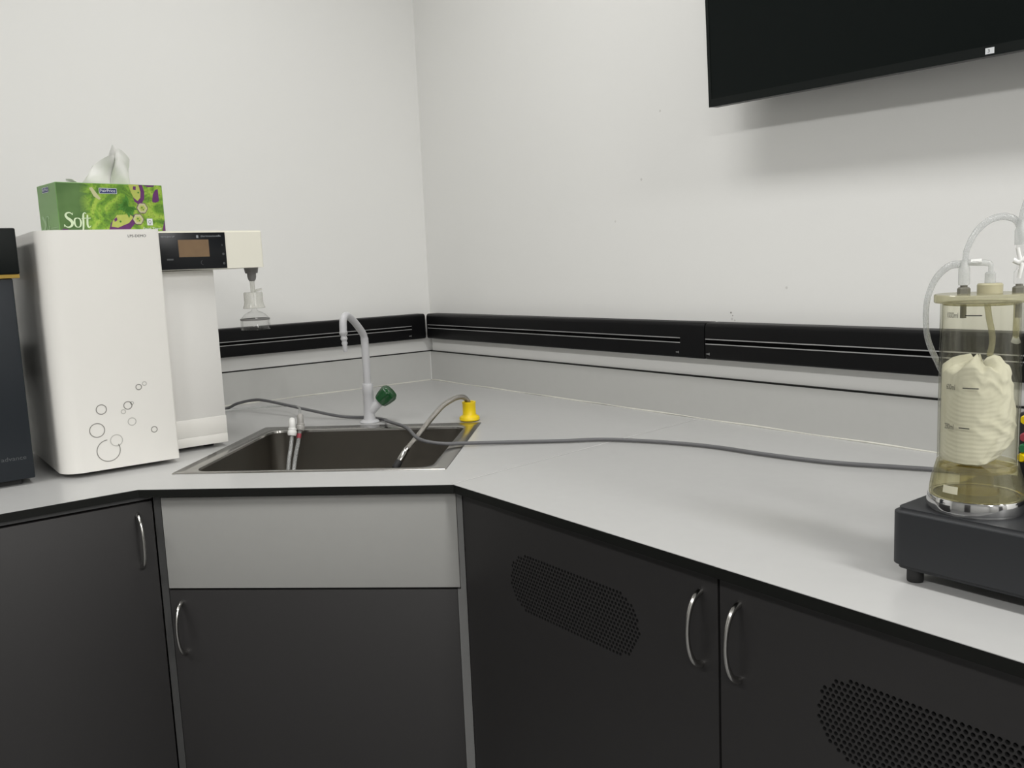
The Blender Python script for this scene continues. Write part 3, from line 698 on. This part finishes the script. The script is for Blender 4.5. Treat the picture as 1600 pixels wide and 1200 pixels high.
TM = [leafmat(), mat('plain_green_side', (0.155, 0.30, 0.095), .4, var=.06, scale=8), mat('lime_yellow', (0.42, 0.47, 0.10), .4, var=.15, scale=90),
      mat('purple_ink', (0.115, 0.022, 0.13), .4, var=.3, scale=120), mat('leaf_green', (0.055, 0.20, 0.018), .4, var=.2, scale=80),
      mat('cream_ink', (0.50, 0.50, 0.28), .4, var=.1, scale=80), mat('blue_logo', (0.015, 0.025, 0.14), .4), mat('dark_slot', (0.03, 0.05, 0.02), .6)]
bm = new_bm()
bx(bm, (0,0,0), (TW,TDp,TH), .0012, 1, 1)
for f in bm.faces:
    n = f.normal; f.normal_update()
    if f.normal.y < -.9 or f.normal.z > .9: f.material_index = 0
# printed motifs, thin ink layers just proud of the front face
O = Vector((0, -.00025, 0))
def motif(pts, mi, k=1):
    poly3(bm, (0, -.00025*k, 0), X, Z, pts, mi)
def disc(cx, cz, r, mi, k, wob=0.0, n=28): motif([(cx + r*(1+wob*math.cos(6*2*PI*i/n))*math.cos(2*PI*i/n), cz + r*(1+wob*math.cos(6*2*PI*i/n))*math.sin(2*PI*i/n)) for i in range(n)], mi, k)
def fan(cx, cz, r, a0, a1, mi, k, wob=.05, n=24):
    pts = [(cx, cz)]
    for i in range(n+1):
        a = math.radians(a0 + (a1-a0)*i/n); rr = r*(1 + wob*math.sin(i*2.1)); pts.append((cx+rr*math.cos(a), cz+rr*math.sin(a)))
    motif(pts, mi, k)
def clampf(pts): return pts
# upper lime petal with a purple border, running down from the top edge
motif([(.150,TH-.0005),(.178,TH-.0005),(.1815,.085),(.1800,.070),(.1740,.060),(.166,.058),(.158,.064),(.155,.078)], 3, 1)
motif([(.148,TH-.0006),(.1700,TH-.0006),(.1730,.085),(.1715,.072),(.165,.065),(.157,.072),(.152,.084)], 2, 2)
# lower lime petal
motif([(.098,.001),(.140,.001),(.156,.018),(.160,.034),(.147,.037),(.116,.033),(.104,.018)], 3, 1)
motif([(.104,.010),(.118,.008),(.142,.018),(.153,.030),(.146,.036),(.118,.035),(.108,.022)], 2, 2)
motif([(.112,.020),(.118,.024),(.117,.030),(.111,.026)], 3, 3); disc(.124,.021,.0022,4,3)
motif([(.157,.089),(.163,.088),(.164,.096),(.158,.096)], 3, 3); disc(.168,.083,.0020,4,3)
# fan leaf
for i in range(11):
    a = math.radians(100 + i*24); ca, sa = math.cos(a), math.sin(a); r = .026*(0.8+.2*math.cos(i*1.7))
    motif([(.144,.053), (.144+ca*r*.6-sa*.0042, .053+sa*r*.6+ca*.0042), (.144+ca*r, .053+sa*r), (.144+ca*r*.6+sa*.0042, .053+sa*r*.6-ca*.0042)], 4, 3)
# two round blossoms
for (cx, cz) in ((.1735,.050),(.1625,.026)):
    disc(cx, cz, .0118, 3, 3, .05); disc(cx, cz, .0105, 5, 4, .06); disc(cx, cz, .0060, 2, 5, .15); disc(cx-.001, cz+.001, .0018, 4, 6); disc(cx+.002, cz-.003, .0014, 4, 6)
motif([(.197,.064),(.204,.062),(.2125,.066),(.212,.092),(.206,.090),(.200,.080)], 3, 1)
motif([(.180,TH-.0008),(.205,TH-.0008),(.203,.0965),(.190,.0955)], 3, 1)
motif([(.004,.001),(.022,.001),(.015,.005),(.006,.006)], 3, 1); motif([(.214,.001),(TW-.001,.001),(TW-.001,.025),(.217,.012)], 3, 1)
# pale swirl leaf
motif([(.066,.090),(.072,.092),(.080,.080),(.088,.068),(.084,.066),(.074,.073)], 5, 1)
# slot on top
poly3(bm, (0,0,TH+.0003), X, Y, [(.055+.055*math.cos(a*PI/8)*(1) + .055, TDp/2 + .016*math.sin(a*PI/8)) for a in range(16)], 7)
obj('carton', bm, TM, t, 0, recalc=False)
# FairPrice logo, front and side
bm = new_bm(); k = -.0005
poly3(bm, (0,k,0), X, Z, [(.0855,.0790),(.1225,.0790),(.1225,.0905),(.0855,.0905)], 1); poly3(bm, (0,k-.0002,0), X, Z, [(.0865,.0798),(.1217,.0798),(.1217,.0897),(.0865,.0897)], 0)
text(bm, 'FairPrice', (.0885,k-.0004,.0822), X, Z, .0305, .0062, 1)
obj('logo', bm, [TM[6], MT['label']], t, 0, recalc=False); bm = new_bm()
poly3(bm, (k,0,0), -Y, Z, [(-.078,.083),(-.040,.083),(-.040,.094),(-.078,.094)], 1)
poly3(bm, (k-.0002,0,0), -Y, Z, [(-.077,.0838),(-.041,.0838),(-.041,.0932),(-.077,.0932)], 0)
text(bm, 'FairPrice', (k-.0004,.075,.0862), -Y, Z, .032, .006, 1)
obj('logo', bm, [TM[6], MT['label']], t, 0, recalc=False)
# the word Soft in a high-contrast serif hand
def soft(bm, o, u, v, s):
    R = lambda sp, wd, kk=10: ribbon(bm, o, u, v, [(p[0]*s, p[1]*s) for p in sp], [q*s for q in wd], 0, kk)
    R([(.92,1.28),(.80,1.44),(.58,1.50),(.34,1.40),(.26,1.18),(.42,.94),(.68,.74),(.84,.48),(.76,.18),(.48,.02),(.20,.08),(.06,.30)], [.05,.10,.12,.17,.22,.26,.30,.28,.22,.14,.10,.05])
    R([(.92,1.28),(.98,1.50)], [.10,.03]); R([(.06,.30),(.02,.04)], [.10,.03])
    R([(1.38,.96),(1.14,.86),(1.06,.50),(1.16,.12),(1.38,.02),(1.60,.12),(1.70,.50),(1.62,.86),(1.38,.96)], [.06,.14,.20,.14,.06,.14,.20,.14,.06])
    R([(2.30,1.40),(2.18,1.50),(2.04,1.40),(1.98,1.10),(1.94,.40),(1.86,-.20),(1.74,-.40),(1.60,-.34)], [.10,.08,.14,.20,.20,.16,.08,.10])
    R([(1.80,.92),(2.46,.96)], [.07,.07])
    R([(2.42,1.30),(2.38,.90),(2.34,.30),(2.42,.04),(2.58,.06),(2.68,.20)], [.12,.20,.20,.18,.10,.03])
    R([(2.28,.92),(2.72,.96)], [.07,.07])
bm = new_bm(); soft(bm, (.0085,-.0014,.0085), X, Z, .0200); obj('lettering', bm, mat('pale_green_letters', (0.62,0.74,0.50), .5), t, 0, recalc=False)
bm = new_bm(); soft(bm, (-.0006,.105,.0062), -Y, Z, .0300); 
bmesh.ops.delete(bm, geom=[f for f in bm.faces if f.calc_center_median().y < .055 or f.calc_center_median().y > .104 or f.calc_center_median().z > .036 or f.calc_center_median().z < .001], context='FACES')
quad(bm, (-.0006,.050,.009), -Y, Z, .046, .0012)
obj('side_lettering', bm, mat('faint_green_letters', (0.30,0.45,0.24), .5), t, 0, recalc=False)
bm = new_bm(); k = -.0013
quad(bm, (.1810,k,.013), X, Z, .0125, .0145, 0)
annulus(bm, (.1872,k-.0002,.0205), X, Z, .0027, .0037, 1, 6); quad(bm, (.1846,k-.0002,.0155), X, Z, .0050, .0010, 1)
text(bm, 'Facial Tissue', (.172,k,.0045), X, Z, .040, .0042, 0)
obj('badge', bm, [MT['label'], MT['dimtext']], t, 0, recalc=False)
# tissue sheets pulled up through the slot
def sheet(bm, base, top, depth, n=14, m=16, seed=1, yb=.055):
    rnd = random.Random(seed); rows = []
    B = spline([(p[0], yb, p[1]) for p in base], 6); Tt = spline([(p[0], yb, p[1]) for p in top], 6)
    def samp(S, f): x = f*(len(S)-1); i = min(int(x), len(S)-2); return S[i].lerp(S[i+1], x-i)
    for j in range(m+1):
        f = j/m; row = []
        for i in range(n+1):
            g = i/n; p = samp(B, g).lerp(samp(Tt, g), f)
            p.y += depth*math.sin(g*PI*2.2 + seed)*(0.25+f*.75) + .004*math.sin(7*f + 5*g + seed) + rnd.uniform(-.0006,.0006)
            row.append(bm.verts.new(p))
        rows.append(row)
    for A, Bq in zip(rows, rows[1:]): bridge(bm, A, Bq, 0, False)
bm = new_bm()
z0 = TH - .012
sheet(bm, [(.105,z0),(.132,z0),(.160,z0)], [(.130,.160),(.147,.191),(.160,.176)], .0035, seed=3, yb=.060)
sheet(bm, [(.060,z0),(.105,z0),(.166,z0)], [(.100,.142),(.128,.163),(.165,.166)], .005, seed=1, yb=.052)
sheet(bm, [(.125,z0),(.145,z0),(.170,z0)], [(.142,.160),(.156,.182),(.173,.158)], .0045, seed=5, yb=.046)
sheet(bm, [(.046,z0+.004),(.066,z0),(.082,z0)], [(.043,TH+.013),(.056,TH+.011),(.078,TH+.005)], .003, seed=2, yb=.056)
obj('tissue', bm, MT['tissue'], t, 60)

# ------------------------------------------------------------------ wall television
t = thing('television', 'large black flat screen mounted on the right wall, cut off by the frame', 'television', C(1.368, -0.09, .720))
t.rotation_euler = (math.radians(3.8), math.radians(1.35), 0)
TVW, TVH = 1.24, 0.71
bm = new_bm(); bx(bm, (0, 0.0012, 0), (TVW, .028, TVH), .0015, 2); bx(bm, (.18, .028, .12), (TVW-.18, .050, .50), .006, 2); obj('housing', bm, MT['tvback'], t, 30)
bm = new_bm()
prism_pts = [(0,0),(TVW,0),(TVW,TVH),(0,TVH)]
for (a, b_) in (((0,0),(TVW,.0165)), ((0,TVH-.008),(TVW,TVH)), ((0,.0165),(.008,TVH-.008)), ((TVW-.008,.0165),(TVW,TVH-.008))):
    bx(bm, (a[0], -.001, a[1]), (b_[0], .0012, b_[1]))
obj('bezel', bm, MT['tvbez'], t, 0)
bm = new_bm(); quad(bm, (.008, 0.0, .0165), X, Z, TVW-.016, TVH-.0245); obj('screen', bm, MT['tvscr'], t, 0)
bm = new_bm(); quad(bm, (.5905, -.0014, .0030), X, Z, .0145, .0098, 0); text(bm, '3', (.5945, -.0016, .0052), X, Z, .0032, .0054, 1); obj('sticker', bm, [MT['label'], MT['ink']], t, 0)
bm = new_bm(); bx(bm, (.45, .050, .25), (.80, .095, .45)); obj('wall_bracket', bm, MT['black'], t, 0)

# ------------------------------------------------------------------ vacuum pump
PB = Vector((2.1415, -0.6870, ZC)); pr = math.radians(0.5)
t = thing('vacuum_pump', 'dark grey pump unit on black rubber feet at the right edge of the worktop', 'pump', PB, pr)
bm = new_bm(); prism(bm, rrect(.36, .25, .016, 6, .18, .125), .0165, .0905)
bmesh.ops.recalc_face_normals(bm, faces=bm.faces); bm.normal_update()
bmesh.ops.bevel(bm, geom=[e for e in bm.edges if len(e.link_faces) == 2 and abs(e.verts[0].co.z - e.verts[1].co.z) < 1e-6 and abs(e.link_faces[0].normal.z) + abs(e.link_faces[1].normal.z) < 1.5 and abs(abs(e.link_faces[0].normal.z) - abs(e.link_faces[1].normal.z)) > .5], offset=.0055, segments=3, affect='EDGES')
obj('casing', bm, MT['pump'], t, 50)
for (fx, fy) in ((.0240,.0175),(.336,.0175),(.0240,.229),(.336,.229)):
    bm = new_bm(); lathe(bm, [(0,.0003),(.0090,.0003),(.0095,.002),(.0095,.0170),(0,.0170)], (fx,fy,0), n=24); obj('foot', bm, MT['rubber'], t, 40)
bm = new_bm(); bx(bm, (.0620, .190, .0907), (.30, .245, .186), .004, 2); hd = obj('pump_head', bm, MT['black'], t, 30)
for (hx, hz, m) in ((.0735, .178, 'yellow'), (.0735, .156, 'red'), (.0725, .142, 'green2'), (.0710, .130, 'yellow')):
    bm = new_bm(); lathe(bm, [(0,0),(.0050,0),(.0058,.002),(.0058,.010),(.0045,.013),(0,.013)], (hx, .1915, hz), (0,-1,0), 16); obj('hose_connector', bm, MT[m], hd, 40)

# ------------------------------------------------------------------ collection jar on the pump
JX, JY, JB = 2.2132, -0.6255, 0.0906
JA = math.atan2(0.423, 0.906)
t = thing('collection_jar', 'tall yellowed clear jar with lid, tubes and volume marks on the pump', 'jar', C(JX, JY, JB), JA); t.scale = (0.785, 0.785, 1.0)
bm = new_bm(); lathe(bm, [(.058,.0002),(.0640,.0002),(.0640,.0025),(.0672,.0032),(.0678,.0045),(.0660,.0155),(.0650,.0175),(.0632,.0178),(.058,.0175)], n=72, closed=True); obj('steel_ring', bm, MT['ring'], t, 40)
bm = new_bm(); lathe(bm, [(.0625,.0178),(.0640,.0178),(.0636,.025),(.0608,.038),(.0565,.0500),(.0545,.0564),(.0510,.0564),(.0532,.050),(.0582,.037),(.0605,.025),(.0610,.0178)], n=64); obj('skirt', bm, MT['skirt'], t, 50)
R = .0540
bm = new_bm(); lathe(bm, [(R,.0520),(R,.2340),(.0512,.2340),(.0512,.0520)], n=72); obj('cylinder', bm, MT['jar'], t, 50)
bm = new_bm(); lathe(bm, [(0,.0480),(.0511,.0480),(.0511,.0512),(.020,.0505),(0,.0500)], n=48); obj('floor_disc', bm, MT['liquid'], t, 50)
bm = new_bm(); lathe(bm, [(0,.020),(.030,.020),(.030,.024),(.0225,.026),(.0225,.044),(.028,.0478),(0,.0478)], n=32); obj('drain_cup', bm, MT['liquid'], t, 50)
bm = new_bm(); lathe(bm, [(0,.012),(.0575,.012),(.0575,.0165),(0,.0165)], n=48); obj('base_disc', bm, MT['skirt'], t, 50)
bm = new_bm()
wv = lambda a, b, rr=R+.0105: Vector((rr*math.sin(a), -rr*math.cos(a), b))
for (a0, a1, zz) in ((math.radians(-43), math.radians(-22), .0255),):
    A = [bm.verts.new(Vector(((.0640-.0045*0)*math.sin(a0+(a1-a0)*i/8), -.0640*math.cos(a0+(a1-a0)*i/8), zz))) for i in range(9)]
    B = [bm.verts.new(Vector((.0625*math.sin(a0+(a1-a0)*i/8), -.0625*math.cos(a0+(a1-a0)*i/8), zz+.0085))) for i in range(9)]
    bridge(bm, A, B, 0, False)
obj('sticker', bm, mat('cream_sticker', (.55,.53,.40), .5), t, 0)
bm = new_bm(); lathe(bm, [(0,.2342),(.0615,.2342),(.0628,.2355),(.0628,.2425),(.0615,.2438),(0,.2438)], n=72); obj('lid', bm, MT['lid'], t, 40)
bm = new_bm(); lathe(bm, [(.030,.2315),(.0508,.2315),(.0508,.2342),(.030,.2342)], n=48, closed=True); obj('gasket', bm, MT['lid'], t, 40)
bm = new_bm(); lathe(bm, [(0,.2438),(.0168,.2438),(.0168,.2535),(.0152,.2550),(0,.2550)], (.010,.004,0), n=36); obj('filler_cap', bm, MT['cap'], t, 40)
# volume marks
def grad(txt, zt_, off0, wid, l0, l1):
    bm = new_bm()
    warp = lambda a, b: Vector(((R+.0004)*math.sin((off0+a)/R), -(R+.0004)*math.cos((off0+a)/R), zt_ - .003 + b))
    text(bm, txt, (0,0,0), X, Z, wid, .0062, 0, warp)
    n = 8
    A = [bm.verts.new(Vector(((R+.0004)*math.sin((l0+(l1-l0)*i/n)/R), -(R+.0004)*math.cos((l0+(l1-l0)*i/n)/R), zt_-.0006))) for i in range(n+1)]
    B = [bm.verts.new(Vector(((R+.0004)*math.sin((l0+(l1-l0)*i/n)/R), -(R+.0004)*math.cos((l0+(l1-l0)*i/n)/R), zt_+.0006))) for i in range(n+1)]
    bridge(bm, A, B, 0, False)
    obj('volume_mark', bm, MT['ink'], t, 0)
grad('1000ml', .2215, -.0495, .0190, -.0205, .0010)
grad('600ml', .1405, -.0475, .0150, -.0215, -.0005)
grad('280ml', .0950, -.0495, .0160, -.0255, -.0110)
# ports, tubes
def port(x, y):
    bm = new_bm(); lathe(bm, [(0,.2438),(.0088,.2438),(.0088,.2495),(.0070,.2510),(.0048,.2515),(.0048,.2535),(0,.2535)], (x,y,0), n=6); obj('port', bm, MT['port'], t, 20)
    bm = new_bm(); lathe(bm, [(0,.216),(.0042,.216),(.0042,.2338),(0,.2338)], (x,y,0), n=16); obj('port_stem', bm, MT['port'], t, 40)
LX, RX, CX = -.0235, .0465, .010
port(LX, 0); port(RX, 0)
def tb(nm, pts, r, m, k=8, n=14): bm = new_bm(); tube(bm, spline(pts, k), r, n); return obj(nm, bm, m, t, 60)
bm = new_bm(); lathe(bm, [(.004,.2535),(.0072,.2535),(.0078,.256),(.0076,.272),(.0060,.276),(.0052,.282),(.0036,.282)], (LX,0,0), n=24); obj('connector', bm, MT['milky2'], t, 40)
tb('tube', [(LX-.004,0,.2775),(LX-.020,.002,.2755),(LX-.037,.006,.262),(LX-.0475,.010,.240),(LX-.0500,.016,.215),(LX-.0470,.025,.190),(LX-.036,.040,.165),(LX-.02,.058,.14),(.0,.075,.11)], .0042, MT['milky'])
tb('tube', [(LX+.001,0,.280),(LX+.003,.0,.294),(LX+.013,.002,.312),(LX+.029,.004,.3245),(LX+.047,.006,.3285),(LX+.062,.008,.3245),(LX+.069,.012,.314),(LX+.072,.016,.300)], .0040, MT['milky'])
tb('tube', [(LX+.004,0,.2790),(LX+.014,0,.2785),(CX-.006,.003,.2780),(CX,.004,.275),(CX,.004,.262)], .0034, MT['milky2'])
bm = new_bm(); tube(bm, [(LX+.008,-.0005,.2795),(LX+.022,.001,.2800)], .0030, 12); obj('tube_sleeve', bm, MT['whitegl'], t, 50)
bm = new_bm(); lathe(bm, [(.0036,.255),(.0070,.255),(.0072,.2560),(.0070,.266),(.0052,.2675),(.0036,.2675)], (CX,.004,0), n=24); obj('connector', bm, MT['milky2'], t, 40)
# stop-cock on the right port
bm = new_bm(); lathe(bm, [(0,.2535),(.0070,.2535),(.0075,.256),(.0075,.2665),(.0050,.2690),(.0040,.272),(.0040,.288),(.0052,.2905),(.0052,.299),(0,.299)], (RX,0,0), n=24); obj('stopcock_body', bm, MT['glass'], t, 40)
bm = new_bm(); tube(bm, [(RX-.0085,-.004,.2800),(RX-.002,-.004,.2770),(RX+.008,-.003,.2830)], .0032, 12); tube(bm, [(RX-.0035,-.003,.2935),(RX-.002,-.0035,.2860),(RX+.002,-.0035,.2745),(RX-.001,-.0035,.2600)], .0029, 12); obj('stopcock_handle', bm, MT['whitegl'], t, 60)
bm = new_bm(); lathe(bm, [(.004,.2965),(.0078,.2965),(.0080,.299),(.0080,.312),(.0062,.316),(.0052,.324),(.0036,.324)], (RX,0,0), n=24); obj('connector', bm, MT['milky2'], t, 40)
tb('tube', [(RX,0,.321),(RX+.002,0,.333),(RX+.009,.002,.350),(RX+.024,.006,.366),(RX+.045,.012,.372),(RX+.068,.022,.362),(RX+.085,.035,.33),(RX+.09,.05,.26),(RX+.08,.065,.16),(RX+.07,.075,.095)], .0042, MT['milky'])
tb('dip_tube', [(CX-.003,.004,.2338),(CX,.004,.216),(CX+.004,.004,.200),(CX+.005,.005,.187),(CX+.002,.006,.172)], .0042, MT['lid'])
tb('dip_tube', [(RX-.002,0,.2338),(RX-.002,0,.205),(RX-.0025,.001,.1935)], .0044, MT['lid'])
tb('dip_tube', [(RX-.007,0,.192),(RX-.001,0,.1900),(RX+.003,0,.1915)], .0040, MT['milky2'])

for c in t.children:                        # everything above the flared foot stands a little higher
    if c.name.split('.')[0] not in ('steel_ring', 'skirt', 'base_disc', 'sticker', 'floor_disc', 'drain_cup'): c.location.z += .0060

# ------------------------------------------------------------------ paper towel stuffed into the jar
def towelmat():
    m = bpy.data.materials.new('embossed_paper_towel'); m.use_nodes = True; nt = m.node_tree; N = nt.nodes; L = nt.links
    b = N['Principled BSDF']; b.inputs['Roughness'].default_value = .9; b.inputs['Specular IOR Level'].default_value = .1
    tc = N.new('ShaderNodeTexCoord')
    wv = N.new('ShaderNodeTexWave'); wv.wave_type = 'RINGS'; wv.inputs['Scale'].default_value = 62; wv.inputs['Distortion'].default_value = 1.2; wv.inputs['Detail'].default_value = 1
    mp = N.new('ShaderNodeMapping'); mp.inputs['Location'].default_value = (-.045, .05, -.10); L.new(tc.outputs['Object'], mp.inputs[0]); L.new(mp.outputs[0], wv.inputs['Vector'])
    no = N.new('ShaderNodeTexNoise'); no.inputs['Scale'].default_value = 30; L.new(tc.outputs['Object'], no.inputs['Vector'])
    mx = N.new('ShaderNodeMix'); mx.data_type = 'RGBA'; mx.inputs['A'].default_value = (.60,.59,.53,1); mx.inputs['B'].default_value = (.67,.66,.60,1)
    L.new(no.outputs['Fac'], mx.inputs['Factor']); L.new(mx.outputs['Result'], b.inputs['Base Color'])
    bp = N.new('ShaderNodeBump'); bp.inputs['Strength'].default_value = .13; bp.inputs['Distance'].default_value = .0015
    L.new(wv.outputs['Fac'], bp.inputs['Height']); L.new(bp.outputs['Normal'], b.inputs['Normal'])
    return m
t = thing('paper_towel', 'crumpled embossed white paper towel stuffed inside the clear jar', 'paper towel', C(JX, JY, JB+.0520), JA); t.scale = (0.785, 0.785, 1.0)
bm = new_bm(); nu, nv = 96, 60; rows = []
top_l = [(-1.0,.117),(-.62,.122),(-.30,.121),(-.10,.124),(.10,.117),(.32,.124),(.50,.125),(.60,.119)]
def lerp_t(tab, x):
    for (a, b_) in zip(tab, tab[1:]):
        if x <= b_[0]: f = max(0, (x-a[0])/(b_[0]-a[0])); f = f*f*(3-2*f); return a[1]+(b_[1]-a[1])*f
    return tab[-1][1]
rightedge = [(0,.022),(.08,.034),(.18,.046),(.30,.0500),(.45,.0500),(.65,.0470),(.85,.0430),(1.0,.036)]   # half-width to the right, by height fraction
for j in range(nv+1):
    f = j/nv; row = []
    for i in range(nu):
        a = 2*PI*i/nu; ca, sa = math.cos(a), math.sin(a)
        rx = .0497 if ca < 0 else lerp_t(rightedge, f)
        if f < .10 and ca < 0: rx *= .93 + .07*f/.1
        close = 1.0 if f < .93 else math.sqrt(max(0, 1-((f-.93)/.07)**2))*.72+.28
        if f > .93: close = 1 - .75*((f-.93)/.07)**1.6
        if f < .05: close = min(close, .35 + .65*(f/.05)**.6)
        cr = 1 - .05*max(0, min(1, ca*1.5+.6))*abs(math.sin(3.5*a + 9*f + 1.2*math.sin(5*f*PI))) - .03*max(0, min(1, ca*1.5+.6))*abs(math.sin(8*a - 13*f))
        x = ca*rx*close*cr; y = sa*.047*close*cr
        r = math.hypot(x, y)
        if r > .0498: x *= .0498/r; y *= .0498/r
        zt_ = lerp_t(top_l, max(-1, min(.6, x/.050)))
        z = .0008 + f*zt_ + (.005*math.sin(4*a+2) + .004*math.sin(9*a))*f*f*.8
        z -= 0 if f > .3 else -(.016*max(0, x/.05)**1.5)*(1-f/.3)
        row.append(bm.verts.new((x, y, z)))
    rows.append(row)
for A, B in zip(rows, rows[1:]): bridge(bm, A, B)
bm.faces.new(list(reversed(rows[0])))
cv = bm.verts.new(sum((v.co for v in rows[-1]), Vector())/nu - Vector((0,0,.006)))
for i in range(nu): bm.faces.new((rows[-1][i], rows[-1][(i+1) % nu], cv))
obj('crumpled_sheet', bm, towelmat(), t, 60)

SC.cycles.transparent_max_bounces = 32
SC.cycles.max_bounces = 12
